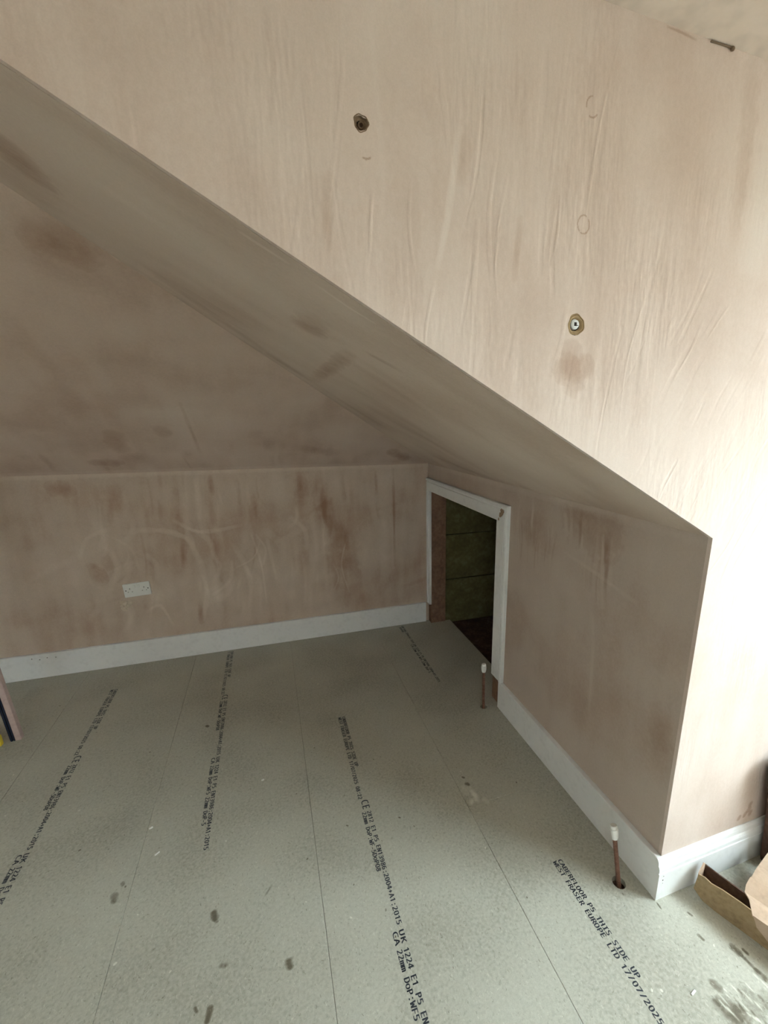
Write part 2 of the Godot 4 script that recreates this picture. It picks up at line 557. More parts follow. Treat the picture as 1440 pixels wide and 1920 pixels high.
	m = field(2048, 1600, size, 57, [[0.9, 0.7, 0.22, 2], [0.12, 0.6, 0.09, 2], [0.2, 0.2, 0.08, 3], [0.012, 0.02, 0.05, 2]])
	stroke(m, [Vector2(1.163, 1.989), Vector2(1.154, 1.920), Vector2(1.140, 1.838), Vector2(1.125, 1.779)], 0.008, -0.70)
	stroke(m, [Vector2(0.942, 1.888), Vector2(0.937, 1.836), Vector2(0.937, 1.791)], 0.010, 0.40)
	stroke(m, [Vector2(1.175, 1.984), Vector2(1.170, 1.922)], 0.020, 0.40)
	stroke(m, [Vector2(1.406, 1.621), Vector2(1.445, 1.622)], 0.035, 0.70)
	stroke(m, [Vector2(1.416, 1.652), Vector2(1.428, 1.590)], 0.030, 0.60)
	stroke(m, [Vector2(1.286, 1.873), Vector2(1.280, 1.776)], 0.008, 0.50)
	stroke(m, [Vector2(1.800, 2.190), Vector2(1.811, 2.084), Vector2(1.824, 1.931)], 0.030, 0.35)
	streaks(m, 12, 60, Vector2(0.5, 0.9), Vector2(2.4, 1.9), 0.05, Vector2(0.08, 0.35), Vector2(0.004, 0.02), 0.3)
	# band of later, paler plaster at the joint near the window
	for k in 3: stroke(m, [Vector2(1.862 + 0.03 * k, 2.18), Vector2(1.862 + 0.03 * k, 1.86)], 0.034, -0.5)
	# dirty finger marks low by the window
	for p in [Vector2(2.279, 0.207), Vector2(2.263, 0.19), Vector2(2.238, 0.187), Vector2(2.282, 0.229), Vector2(2.29, 0.19)]:
		stroke(m, [p, p + Vector2(0.004, 0.008)], 0.011, 1.1)
	# pencil-thin rims of two filled plug holes
	rim(m, Vector2(1.425, 2.068), 0.016, [[1.7, 3.3], [4.3, 5.6]], 1.1)
	rim(m, Vector2(1.424, 1.881), 0.0155, [[1.2, 4.0], [4.3, 6.9]], 1.3)
	rim(m, Vector2(1.003, 1.935), 0.014, [[4.3, 5.4]], 0.8)
	# hairline crack under the ceiling joint
	stroke(m, [Vector2(1.575, 2.2175), Vector2(1.61, 2.2165), Vector2(1.645, 2.2135)], 0.003, 1.0)
	var cheek_tex := colored(m, c8(216, 201, 191), c8(188, 166, 151), c8(228, 218, 210), 3, 5)
	var hm := field(2048, 1600, size, 71, [[0.012, 0.07, 0.16, 2], [0.05, 0.25, 0.5, 2], [0.006, 0.02, 0.05, 1]])
	streaks(hm, 14, 90, Vector2(0.6, 1.1), Vector2(1.6, 1.9), 0.06, Vector2(0.08, 0.5), Vector2(0.003, 0.008), 0.9)
	streaks(hm, 15, 90, Vector2(1.3, 0.8), Vector2(2.5, 1.7), 0.55, Vector2(0.05, 0.3), Vector2(0.003, 0.009), 0.9)
	streaks(hm, 16, 24, Vector2(1.8, 0.5), Vector2(2.5, 1.2), 1.3, Vector2(0.1, 0.4), Vector2(0.003, 0.009), 0.7)
	var mask := field(2048, 1600, size, 79, [[0.35, 0.5, 0.5, 3]])
	for i in hm.size(): hm[i] *= clampf(0.35 + mask[i], 0.08, 1.1)
	streaks(hm, 18, 70, Vector2(1.5, 1.0), Vector2(2.1, 1.7), 0.5, Vector2(0.05, 0.2), Vector2(0.003, 0.008), 0.6)
	streaks(hm, 20, 40, Vector2(1.0, 1.3), Vector2(1.4, 1.8), 0.08, Vector2(0.05, 0.25), Vector2(0.003, 0.007), 0.5)
	M.cheek = mapped(cheek_tex, 0.7, relief(hm, 0.9), 1.0)
	# --- plaster elsewhere ---
	M.plaster = grainy(c8(224, 210, 198), 0.05, 0.7, 0.8, 91)  # made pale so the unseen walls bounce more light
	M.plaster_dark = grainy(c8(124, 102, 80), 0.2, 12.0, 0.95, 88)
	M.plaster_edge = grainy(c8(164, 138, 112), 0.15, 12.0, 0.95, 90)
	# --- floor boards: chips of wood, 3.2 m by 2.8 m, then again ---
	m = field(2048, 1792, Vector2(3.2, 2.8), 83, [[0.5, 0.5, 0.10, 3], [0.02, 0.03, 0.05, 2], [0.005, 0.010, 0.07, 1], [0.010, 0.005, 0.05, 1]])
	chips(m, 90000)
	spots(m)
	M.board = mapped(colored(m, c8(184, 184, 171), c8(116, 111, 96), c8(214, 214, 202), 7, 6), 0.62)
	M.ink = plain(c8(54, 60, 70), 0.8)
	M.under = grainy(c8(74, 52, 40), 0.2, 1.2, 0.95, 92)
	# --- joinery ---
	M.primer = grainy(c8(236, 238, 238), 0.03, 1.0, 0.45, 93)
	M.mdf = grainy(c8(136, 104, 84), 0.12, 1.0, 0.8, 94)
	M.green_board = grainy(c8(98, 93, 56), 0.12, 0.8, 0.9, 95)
	M.white_plastic = plain(c8(232, 233, 230), 0.3)
	M.dull_plastic = plain(c8(214, 220, 222), 0.4)
	M.dark = plain(c8(24, 20, 18), 0.9)
	M.copper = grainy(c8(122, 84, 68), 0.25, 6.0, 0.42, 96)
	M.copper.metallic = 0.35
	M.card = grainy(c8(160, 138, 104), 0.1, 1.6, 0.9, 97)  # carton's side with its shade in the colour; also the lower hole's rim
	M.card_lit = grainy(c8(196, 172, 150), 0.08, 1.6, 0.9, 98)  # same cardboard on its lit faces, the light put into the colour
	M.dark_card = grainy(c8(84, 60, 48), 0.15, 1.2, 0.9, 99)  # carton's inside with its shade painted in; also the sack
	M.pink_board = grainy(c8(186, 164, 156), 0.06, 1.5, 0.8, 100)
	M.navy = plain(c8(24, 34, 52), 0.25)
	M.yellow = plain(c8(226, 200, 60), 0.4)
	M.tape = plain(c8(126, 108, 88), 0.95)
	M.lump = grainy(c8(218, 202, 182), 0.15, 9.0, 0.9, 101)
	var g := StandardMaterial3D.new()
	g.transparency = BaseMaterial3D.TRANSPARENCY_ALPHA
	g.albedo_color = Color(0.95, 1.0, 0.98, 0.06)
	g.roughness = 0.02
	M.glass = g


func rim(m: PackedFloat32Array, c: Vector2, r: float, arcs: Array, v: float):
	for a in arcs:
		var steps := 14
		for i in steps:
			var t0: float = lerp(float(a[0]), float(a[1]), i / float(steps))
			var t1: float = lerp(float(a[0]), float(a[1]), (i + 1) / float(steps))
			stroke(m, [c + Vector2(cos(t0) * r * 0.85, sin(t0) * r), c + Vector2(cos(t1) * r * 0.85, sin(t1) * r)], 0.0016, v)


func chips(m: PackedFloat32Array, count: int):
	# short slivers of wood pressed into the board, most of them lying along it
	var r := RandomNumberGenerator.new()
	r.seed = 61
	for k in count:
		var x := r.randf_range(4, FW - 5)
		var y := r.randf_range(4, FH - 5)
		var t := PI / 2 + r.randfn(0.0, 0.6)
		var l := r.randi_range(2, 5)
		var v := r.randfn(0.0, 0.27)
		if r.randf() < 0.06: v = -0.75
		for i in l:
			var p := int(y + sin(t) * i) * FW + int(x + cos(t) * i)
			if p >= 0 and p < m.size(): m[p] += v


func spots(m: PackedFloat32Array):
	# marks on the boards; x from -2.5, z from 0 (the picture's top row is z = 2.8)
	var s := func(x: float, z: float, dx: float, dz: float, wide: float, v: float):
		for k in 2: stroke(m, [Vector2(x + 2.5, z), Vector2(x + 2.5 + dx, z + dz)], wide, v * 0.6)
	s.call(-1.373, 1.872, 0.004, 0.018, 0.014, 1.0)
	s.call(-1.366, 1.90, 0.004, 0.004, 0.006, 0.7)
	s.call(-1.156, 2.10, 0.004, 0.012, 0.012, 1.0)
	s.call(-1.165, 2.09, 0.02, 0.0, 0.006, 0.6)
	s.call(-1.688, 1.70, 0.004, 0.02, 0.013, 0.8)
	s.call(-1.674, 1.66, 0.004, 0.008, 0.008, 0.6)
	s.call(-1.498, 0.84, 0.006, 0.008, 0.010, 0.9)
	s.call(-1.357, 2.14, -0.006, 0.026, 0.010, 1.0)
	s.call(-1.219, 1.87, 0.02, -0.03, 0.005, 0.5)
	s.call(-1.338, 2.04, 0.01, 0.004, 0.010, 0.5)
	s.call(-1.396, 2.125, 0.005, 0.01, 0.006, 0.7)
	s.call(-0.921, 1.687, 0.004, 0.004, 0.004, 0.9)
	s.call(-0.399, 1.651, 0.006, 0.006, 0.010, 0.9)
	s.call(-0.401, 1.61, 0.004, 0.004, 0.007, 0.9)
	s.call(-0.72, 1.72, 0.003, 0.003, 0.005, 0.8)
	# knife cut at the corner
	s.call(-0.020, 2.325, -0.002, 0.022, 0.003, 1.4)
	# scuffs and a wet patch by the cartons
	s.call(0.049, 2.385, 0.004, 0.01, 0.005, 0.8)
	s.call(0.023, 2.447, 0.004, 0.014, 0.006, 0.8)
	s.call(0.090, 2.505, 0.004, 0.018, 0.012, 1.0)
	s.call(0.094, 2.52, 0.006, 0.06, 0.006, 1.0)
	s.call(0.114, 2.522, 0.002, 0.012, 0.006, 1.1)
	s.call(0.10, 2.575, 0.004, 0.02, 0.012, 0.8)
	s.call(-0.045, 2.556, 0.004, 0.01, 0.014, 0.8)
	var r := RandomNumberGenerator.new()
	r.seed = 77
	for k in 16:
		s.call(r.randf_range(0.02, 0.2), r.randf_range(2.60, 2.76), r.randf_range(-0.02, 0.02), r.randf_range(0.02, 0.06), 0.035, 0.36)
	for k in 12:
		s.call(r.randf_range(-0.10, 0.0), r.randf_range(2.575, 2.70), r.randf_range(-0.006, 0.006), r.randf_range(0.015, 0.05), 0.018, 0.38)
	for k in 26:
		s.call(r.randf_range(-0.10, 0.10), r.randf_range(2.55, 2.74), 0.0, r.randf_range(0.01, 0.04), r.randf_range(0.003, 0.007), 0.45)
	for k in 34:
		s.call(r.randf_range(-0.08, 0.10), r.randf_range(2.57, 2.72), 0.002, r.randf_range(0.006, 0.03), 0.003, -0.9)
	# pale rubbed ground at the board's end joint
	for k in 8:
		s.call(r.randf_range(-0.43, -0.36), r.randf_range(1.66, 1.755), r.randf_range(-0.01, 0.01), r.randf_range(0.01, 0.04), 0.014, -0.35)
	# a few light flecks and dark dots everywhere
	for k in 90:
		s.call(r.randf_range(-2.4, 0.6), r.randf_range(0.1, 2.7), r.randf_range(-0.003, 0.003), 0.003, r.randf_range(0.002, 0.004), -1.6 if k % 3 else 1.0)


# ---------- the room ----------

func build_floor():
	var root := Node3D.new()
	root.name = "floor"
	add_child(root)
	tag(root, "bare grey-green chipboard floor with printed lettering on its boards", "floor", "", "structure")
	var edges := [-2.9, -2.2405, -1.6408, -1.0427, -0.4413, 0.1585, XD]
	for i in edges.size() - 1:
		var cuts := [[-0.35, 2.05], [2.0505, 4.45], [4.4505, 5.6]]
		if i == 1: cuts = [[-0.016, 2.384], [2.3845, 4.784], [4.7845, 5.6]]
		if i == 2: cuts = [[-0.34, 2.75], [2.7505, 5.6]]
		if i == 3: cuts = [[-0.1, 0.69], [0.6902, 3.09], [3.0905, 5.6]]
		if i == 4: cuts = [[-0.2, 1.763], [1.7638, 4.16], [4.161, 5.6]]
		if i == 5: cuts = [[2.28, 4.17]]
		for c in cuts:
			var x0: float = edges[i] + 0.0005
			var x1: float = edges[i + 1] - 0.0005
			var holes := []
			if i == 4:
				if c[0] < 1.0: holes.append(ring(Vector2(-0.089, 1.174), 0.019))
				elif c[0] < 2.0: holes.append(ring(Vector2(-0.088, 2.229), 0.021, 18, 0.024))
			var st := begin()
			slab(st, PackedVector2Array([Vector2(x0, c[0]), Vector2(x1, c[0]), Vector2(x1, c[1]), Vector2(x0, c[1])]), holes, Vector3.ZERO, Vector3(1, 0, 0), Vector3(0, 0, 1), Vector3(0, 1, 0), 0.021, Vector2(-2.5, 0), Vector2(3.2, 2.8), 0.0009)
			st.generate_tangents()
			var b := part("floor_board", st, M.board, root)
			# lettering of the board, as far as it lies in the room
			var from := 99.0
			if i == 1 and c[0] < 1: from = 0.293
			if i == 2 and c[0] < 1: from = -0.013
			if i == 3 and c[0] > 0.5 and c[0] < 1: from = 1.002
			if i == 4 and c[0] < 1: from = -0.770
			if i == 4 and c[0] > 1 and c[0] < 2: from = 2.088
			if from < 90.0: lettering(b, [0, -2.041, -1.434, -0.8375, -0.2415][i], from, max(0.024, c[0] + 0.01), c[1] - 0.01)
	# what lies under the boards
	var st2 := begin()
	box(st2, Vector3((XL + XD) / 2, -0.047, 2.6), Vector3(XD - XL + 0.1, 0.05, 6.1), 0.002)
	part("subfloor", st2, M.under, root)


func lettering(board: Node, x: float, from: float, lo: float, hi: float):
	var st := begin()
	var std := "EN13986:2004+A1:2015"
	var rows := [
		["CABERFLOOR P5 THIS SIDE UP", 0.0, 1], ["WEST FRASER EUROPE LTD 17/07/2025 08:22", 0.0, 0],
		["CE", 0.583, 2],
		["2812 E1 P5 " + std, 0.645, 1], ["22mm DoP:WF-5DoP08", 0.645, 0],
		["UK", 1.118, 3], ["CA", 1.118, 4],
		["1224 E1 P5 " + std, 1.172, 1], ["22mm DoP:WF5 22mm DoP-5", 1.172, 0]]
	var font := SystemFont.new()
	font.font_names = PackedStringArray(["Droid Sans Mono"])
	var sans := SystemFont.new()
	sans.font_names = PackedStringArray(["Droid Sans"])
	var cache := {}
	for row in rows:
		var text: String = row[0]
		var kind: int = row[2]
		var step := 0.0148
		var tall := 0.85
		var off := -0.0165 if kind in [0, 4] else 0.0035
		if kind == 2: step = 0.026; tall = 1.5; off = -0.013
		if kind in [3, 4]: step = 0.021
		for k in text.length():
			var ch := text[k]
			var z: float = from + float(row[1]) + k * step
			if ch == " " or z < lo or z + step > hi: continue
			var key := ch + ("s" if kind == 2 else "")
			if not cache.has(key):
				var tm := TextMesh.new()
				tm.text = ch
				tm.font = sans if kind == 2 else font
				tm.font_size = 32
				tm.pixel_size = 0.0247 / 32.0
				tm.depth = 0.0003
				tm.curve_step = 2.0
				tm.horizontal_alignment = HORIZONTAL_ALIGNMENT_CENTER
				tm.vertical_alignment = VERTICAL_ALIGNMENT_BOTTOM
				cache[key] = tm
			var wide := 1.0 if kind < 2 else 1.35
			if kind == 2: wide = 1.6
			# reads towards the camera, tops towards the knee wall
			var bs := Basis(Vector3(0, 0, 1) * wide, Vector3(1, 0, 0) * tall, Vector3(0, 1, 0))
			# printed bold: laid down twice, a hair apart
			for k2 in [-0.0009, 0.0, 0.0009]:
				st.append_from(cache[key], 0, Transform3D(bs, Vector3(x + off - 0.0045 + absf(k2) * 0.5, 0.0002, z + step / 2 + k2)))
	part("printed_text", st, M.ink, board)


func sheet(called: String, label: String, poly: PackedVector2Array, holes: Array, o: Vector3, e1: Vector3, e2: Vector3, n: Vector3, mat: Material, uv0: Vector2, uvs: Vector2, thick := 0.03) -> MeshInstance3D:
	var st := begin()
	slab(st, poly, holes, o, e1, e2, n, thick, uv0, uvs)
	st.generate_tangents()
	var p := part(called, st, mat, self)
	tag(p, label, "ceiling" if called.begins_with("ceiling") else "wall", "", "structure")
	return p


func build_walls():
	var X := Vector3(1, 0, 0)
	var Y := Vector3(0, 1, 0)
	var Z := Vector3(0, 0, 1)
	var bx := Vector3(1, 0, BACK_TURN).normalized()
	# back wall and the slope over it
	sheet("wall_back", "low pink-brown plaster wall with the socket and trowel smears", PackedVector2Array([Vector2(0, -0.03), Vector2(3.0, -0.03), Vector2(3.0, HK), Vector2(0, HK)]), [], Vector3(XL, 0, XL * BACK_TURN), bx, Y, bx.cross(Y), M.back, Vector2.ZERO, Vector2(2.9, HK))
	var ra := Vector3(0, PITCH_BACK, 1).normalized()
	var la := (HC - HK) / ra.y
	sheet("ceiling_slope_back", "brown plaster slope rising over the back wall", PackedVector2Array([Vector2(0, 0), Vector2(2.9, 0), Vector2(XC - XL, la), Vector2(0, la)]), [], Vector3(XL, HK, XL * BACK_TURN), bx, ra, bx.cross(ra), M.slope_back, Vector2.ZERO, Vector2(2.9, 1.83))
	# slope over the hatch wall, with a torn slit along its edge
	var rb := Vector3(-1, PITCH, 0).normalized()
	var lb := (HC - HK) / rb.y
	var zt := (HC - HK) / PITCH_BACK + BACK_TURN * XC
	var slit := PackedVector2Array([Vector2(2.2790, 0.942), Vector2(2.2735, 0.928), Vector2(2.2700, 0.908), Vector2(2.2705, 0.890), Vector2(2.2740, 0.872), Vector2(2.2790, 0.860), Vector2(2.2815, 0.861), Vector2(2.2800, 0.880), Vector2(2.2792, 0.900), Vector2(2.2800, 0.922)])
	var slit2 := PackedVector2Array([Vector2(2.2815, 0.852), Vector2(2.2775, 0.846), Vector2(2.2790, 0.838), Vector2(2.2822, 0.8405), Vector2(2.2800, 0.846)])
	var st0: SurfaceTool
	var sb := sheet("ceiling_slope_right", "grey-brown plaster slope running up from the hatch wall, torn slit near its edge", PackedVector2Array([Vector2(0, 0), Vector2(ZC - 0.0146, 0), Vector2(ZC - 0.0146, lb), Vector2(zt, lb)]), [slit, slit2], Vector3(0, HK, 0), Z, rb, rb.cross(Z).normalized() * (1.0 if rb.cross(Z).y < 0 else -1.0), M.slope_right, Vector2.ZERO, Vector2(2.3, 2.12), 0.014)
	st0 = begin()
	slab(st0, PackedVector2Array([Vector2(-0.02, 0.02), Vector2(ZC - 0.012, 0.02), Vector2(ZC - 0.012, lb + 0.1), Vector2(-0.02, lb + 0.1)]), [], Vector3(0, HK, 0) - rb.cross(Z) * 0.03 * (1.0 if rb.cross(Z).y < 0 else -1.0), Z, rb, rb.cross(Z).normalized() * (1.0 if rb.cross(Z).y < 0 else -1.0), 0.02, Vector2.ZERO, Vector2.ONE)
	part("dark_backing", st0, M.dark, sb)  # added dark board: blocks light behind the slit and edge groove
	# hatch wall: open for the hatch from the floor
	sheet("wall_right", "low brown plaster knee wall with the small access hatch", PackedVector2Array([Vector2(0, 1.10), Vector2(1.2, 1.10), Vector2(1.2, -0.03), Vector2(ZC - 0.0131, -0.03), Vector2(ZC - 0.0131, HK), Vector2(0, HK)]), [], Vector3.ZERO, Z, Y, -X, M.knee, Vector2.ZERO, Vector2(2.3, HK))
	# dormer cheek, with two broken-out holes for fixings
	var holes := [ring(Vector2(-0.902, 1.967), 0.0112, 30, 0.0100, 0.06, 1.0), ring(Vector2(-0.4755, 1.7035), 0.0186, 34, 0.0206, 0.035, 2.2)]
	sheet("wall_dormer", "tall pale plaster dormer cheek above the slope, ridged by the trowel", PackedVector2Array([Vector2(0, -0.03), Vector2(XD, -0.03), Vector2(XD, HC), Vector2(XC, HC), Vector2(0, HK)]), holes, Vector3(0, 0, ZC), X, Y, Z, M.cheek, Vector2(-1.9, 0), Vector2(2.85, HC), 0.013)
	# flat ceiling
	sheet("ceiling", "flat plaster ceiling meeting the top of the dormer cheek", PackedVector2Array([Vector2(XL, zt - 0.01), Vector2(XC, zt), Vector2(XC, ZC - 0.013), Vector2(XD, ZC - 0.013), Vector2(XD, ZD), Vector2(XC, ZD), Vector2(XC, ZF), Vector2(XL, ZF)]), [], Vector3(0, HC, 0), X, Z, -Y, M.plaster, Vector2.ZERO, Vector2.ONE)
	# the rest of the room, behind and beside the camera
	sheet("unseen_wall_left", "unseen pale plaster partition on the left, placed to bounce light on the hatch wall", PackedVector2Array([Vector2(-0.05, -0.03), Vector2(ZF, -0.03), Vector2(ZF, HC), Vector2(zt - 0.03, HC), Vector2(-0.05, HK)]), [], Vector3(XL, 0, 0), Z, Y, X, M.plaster, Vector2.ZERO, Vector2.ONE, 0.10)  # unseen wall, placed to bounce light towards the hatch wall
	sheet("wall_front", "plaster wall behind the camera", PackedVector2Array([Vector2(XL, -0.03), Vector2(0, -0.03), Vector2(0, HK), Vector2(XC, HC), Vector2(XL, HC)]), [PackedVector2Array([Vector2(-2.5, 1.15), Vector2(-1.65, 1.15), Vector2(-1.65, 1.85), Vector2(-2.5, 1.85)])], Vector3(0, 0, ZF), X, Y, -Z, M.plaster, Vector2.ZERO, Vector2.ONE, 0.1)
	sheet("wall_right", "knee wall beyond the dormer, behind the camera", PackedVector2Array([Vector2(ZD, -0.03), Vector2(ZF, -0.03), Vector2(ZF, HK), Vector2(ZD, HK)]), [], Vector3.ZERO, Z, Y, -X, M.plaster, Vector2.ZERO, Vector2.ONE)
	sheet("ceiling_slope_right", "plaster slope beyond the dormer, behind the camera", PackedVector2Array([Vector2(ZD, 0), Vector2(ZF, 0), Vector2(ZF, lb), Vector2(ZD, lb)]), [], Vector3(0, HK, 0), Z, rb, Vector3(-PITCH, -1, 0).normalized(), M.plaster, Vector2.ZERO, Vector2.ONE)
	sheet("wall_dormer", "opposite dormer cheek behind the camera", PackedVector2Array([Vector2(0, -0.03), Vector2(XD, -0.03), Vector2(XD, HC), Vector2(XC, HC), Vector2(0, HK)]), [], Vector3(0, 0, ZD), X, Y, -Z, M.plaster, Vector2.ZERO, Vector2.ONE)
	# joint between cheek and ceiling: a lump of plaster and a scratch left in it
	var st := begin()
	box(st, Vector3(-0.192, HC - 0.0025, ZC + 0.002), Vector3(0.055, 0.0035, 0.004), 0.0015, Basis(Vector3(0, 0, 1), 0.03))
	lathe(st, PackedVector2Array([Vector2(0.0, -0.004), Vector2(0.003, -0.003), Vector2(0.004, 0.0), Vector2(0.003, 0.003), Vector2(0.0, 0.004)]), Vector3(-0.163, HC - 0.004, ZC + 0.003), Vector3(1, 0, 0), 10)
	var l := part("joint_tape_end", st, M.tape, self)
	tag(l, "small dark torn end of joint tape at the top of the dormer cheek", "joint tape")


func build_window():
	# dormer window wall at XD, beyond the right edge of the picture: it lets in the daylight
	var X := Vector3(1, 0, 0)
	var Y := Vector3(0, 1, 0)
	var Z := Vector3(0, 0, 1)
	var z0 := 2.68
	var z1 := 3.97
	var y0 := 0.86
	var y1 := 2.08
	var hole := PackedVector2Array([Vector2(z0, y0), Vector2(z1, y0), Vector2(z1, y1), Vector2(z0, y1)])
	sheet("wall_window", "plaster wall under and round the dormer window, out of the picture", PackedVector2Array([Vector2(ZC - 0.013, -0.03), Vector2(ZD, -0.03), Vector2(ZD, HC), Vector2(ZC - 0.013, HC)]), [hole], Vector3(XD, 0, 0), Z, Y, -X, M.plaster, Vector2.ZERO, Vector2.ONE, 0.10)
	window("window_1", Vector3(XD, 0, 0), Z, X, z0, z1, y0, y1, "white casement window of the dormer")
	# unseen window behind the camera, placed to light the back wall
	window("window_2", Vector3(0, 0, ZF), X, Z, -2.5, -1.65, 1.15, 1.85, "unseen window behind the camera, placed to light the back wall")


func window(called: String, o: Vector3, e: Vector3, out: Vector3, a0: float, a1: float, y0: float, y1: float, label: String):
	# e runs along the wall, out leads outdoors
	var win := thing(called, label, "window")
	win.set_meta("kind", "structure")
	var mid := (a0 + a1) / 2
	var put := func(a: float, y: float, d: float): return o + e * a + Vector3(0, y, 0) + out * d
	var size := func(a: float, y: float, d: float): return (e * a + out * d).abs() + Vector3(0, y, 0)
	var st := begin()
	box(st, put.call(mid, y0 + 0.03, 0.07), size.call(a1 - a0, 0.06, 0.06), 0.004)
	box(st, put.call(mid, y1 - 0.03, 0.07), size.call(a1 - a0, 0.06, 0.06), 0.004)
	for a in [a0 + 0.03, a1 - 0.03, mid]:
		box(st, put.call(a, (y0 + y1) / 2, 0.07), size.call(0.06, y1 - y0 - 0.12, 0.06), 0.004)
	part("window_frame", st, M.white_plastic, win)
	for k in 2:
		st = begin()
		box(st, put.call(mid + (k - 0.5) * (a1 - a0 - 0.06) / 2, (y0 + y1) / 2, 0.07), size.call((a1 - a0) / 2 - 0.09, y1 - y0 - 0.12, 0.006), 0.001)
		part("pane", st, M.glass, win)
	st = begin()
	box(st, put.call(mid, y0 - 0.012, 0.0), size.call(a1 - a0 + 0.08, 0.024, 0.14), 0.005)
	part("window_sill", st, M.white_plastic, win)


func build_hatch():
	# white architrave round the access hatch, on a brown lining; boarded void behind
	var t := thing("trim_1", "white primed architrave on three sides of the low hatch opening", "architrave")
	t.set_meta("kind", "structure")
	# section of the moulding: x across its width (0 at the opening), y its thickness
	var wide := 0.117
	var prof := PackedVector2Array([Vector2(0, 0), Vector2(0, 0.013), Vector2(0.004, 0.016), Vector2(0.080, 0.016), Vector2(0.083, 0.012), Vector2(0.087, 0.012), Vector2(0.091, 0.019), Vector2(0.104, 0.021), Vector2(wide - 0.003, 0.019), Vector2(wide, 0.015), Vector2(wide, 0)])
	var st := begin()
	extrude(st, prof, Vector3(0, 0.155, 1.105), Vector3(0, 0, 1), Vector3(-1, 0, 0), Vector3(0, 1.026 - 0.155, 0), 0.09 / wide)
	part("architrave_leg", st, M.primer, t)
	var head := PackedVector2Array()
	for p in prof: head.append(Vector2(p.x * 0.09 / wide, p.y))
	st = begin()
	extrude(st, head, Vector3(0, 1.026, 0.002), Vector3(0, 1, 0), Vector3(-1, 0, 0), Vector3(0, 0, 1.105 - 0.002), wide / 0.09)
	part("architrave_head", st, M.primer, t)
	var thin := PackedVector2Array([Vector2(0, 0), Vector2(0, 0.013), Vector2(0.004, 0.016), Vector2(0.03, 0.016), Vector2(0.034, 0.011), Vector2(0.040, 0.011), Vector2(0.044, 0.018), Vector2(0.062, 0.018), Vector2(0.062, 0)])
	st = begin()
	extrude(st, thin, Vector3(0, 0.155, 0.066), Vector3(0, 0, -1), Vector3(-1, 0, 0), Vector3(0, 1.026 - 0.155, 0))
	part("architrave_leg", st, M.primer, t)
	# filler smeared over the mitre
	st = begin()
	for q in [[1.165, 1.078, 0.017, 0.017, 0.4], [1.148, 1.060, 0.012, 0.012, 1.9], [1.131, 1.036, 0.005, 0.007, 3.0]]:
		slab(st, ring(Vector2(q[0], q[1]), q[2], 24, q[3], 0.16, q[4]), [], Vector3(-0.0172, 0, 0), Vector3(0, 0, 1), Vector3(0, 1, 0), Vector3(-1, 0, 0), 0.0012, Vector2.ZERO, Vector2.ONE)
	tag(part("filler_smear", st, M.plaster_edge, t), "brown filler smear on the corner joint")
	# lining
	var d := thing("door_1", "brown board lining of the open access hatch", "hatch lining")
	d.set_meta("kind", "structure")
	st = begin(); box(st, Vector3(0.0585, 0.55, 0.031), Vector3(0.117, 1.14, 0.058), 0.0015); part("jamb", st, M.mdf, d)
	st = begin(); box(st, Vector3(0.0585, 0.55, 1.148), Vector3(0.117, 1.14, 0.102), 0.0015); part("jamb", st, M.mdf, d)
	st = begin(); box(st, Vector3(0.0585, 1.068, 0.58), Vector3(0.115, 0.062, 1.034), 0.0015); part("head", st, M.mdf, d)
	# void behind: boarded side, roof over it, end
	var e := thing("wall_eaves", "dark boarded roof void seen through the hatch", "roof void")
	e.set_meta("kind", "structure")
	var hs := [0.0, 0.336, 0.689, 1.03]
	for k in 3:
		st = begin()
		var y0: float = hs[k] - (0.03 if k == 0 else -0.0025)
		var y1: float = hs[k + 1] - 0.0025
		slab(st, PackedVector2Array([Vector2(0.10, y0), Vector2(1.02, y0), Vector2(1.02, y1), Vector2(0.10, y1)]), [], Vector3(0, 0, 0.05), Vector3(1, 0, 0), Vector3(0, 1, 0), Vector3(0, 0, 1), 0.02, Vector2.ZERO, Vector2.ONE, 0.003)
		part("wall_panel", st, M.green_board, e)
	st = begin(); box(st, Vector3(0.54, 0.50, 0.012), Vector3(1.0, 1.2, 0.034), 0.002); part("backing_board", st, M.under, e)  # added behind the panels to keep daylight out of their joints
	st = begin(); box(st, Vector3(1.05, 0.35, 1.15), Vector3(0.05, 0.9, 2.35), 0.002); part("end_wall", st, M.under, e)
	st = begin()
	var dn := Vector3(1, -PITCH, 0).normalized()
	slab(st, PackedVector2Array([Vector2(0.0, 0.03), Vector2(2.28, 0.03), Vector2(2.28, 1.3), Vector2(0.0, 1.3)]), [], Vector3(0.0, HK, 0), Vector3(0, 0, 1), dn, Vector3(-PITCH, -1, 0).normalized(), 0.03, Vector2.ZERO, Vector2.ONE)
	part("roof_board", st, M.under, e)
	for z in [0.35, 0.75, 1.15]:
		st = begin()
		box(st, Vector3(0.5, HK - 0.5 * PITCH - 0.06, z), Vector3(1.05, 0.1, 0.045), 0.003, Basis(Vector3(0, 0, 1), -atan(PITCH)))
		part("rafter", st, M.under, e)


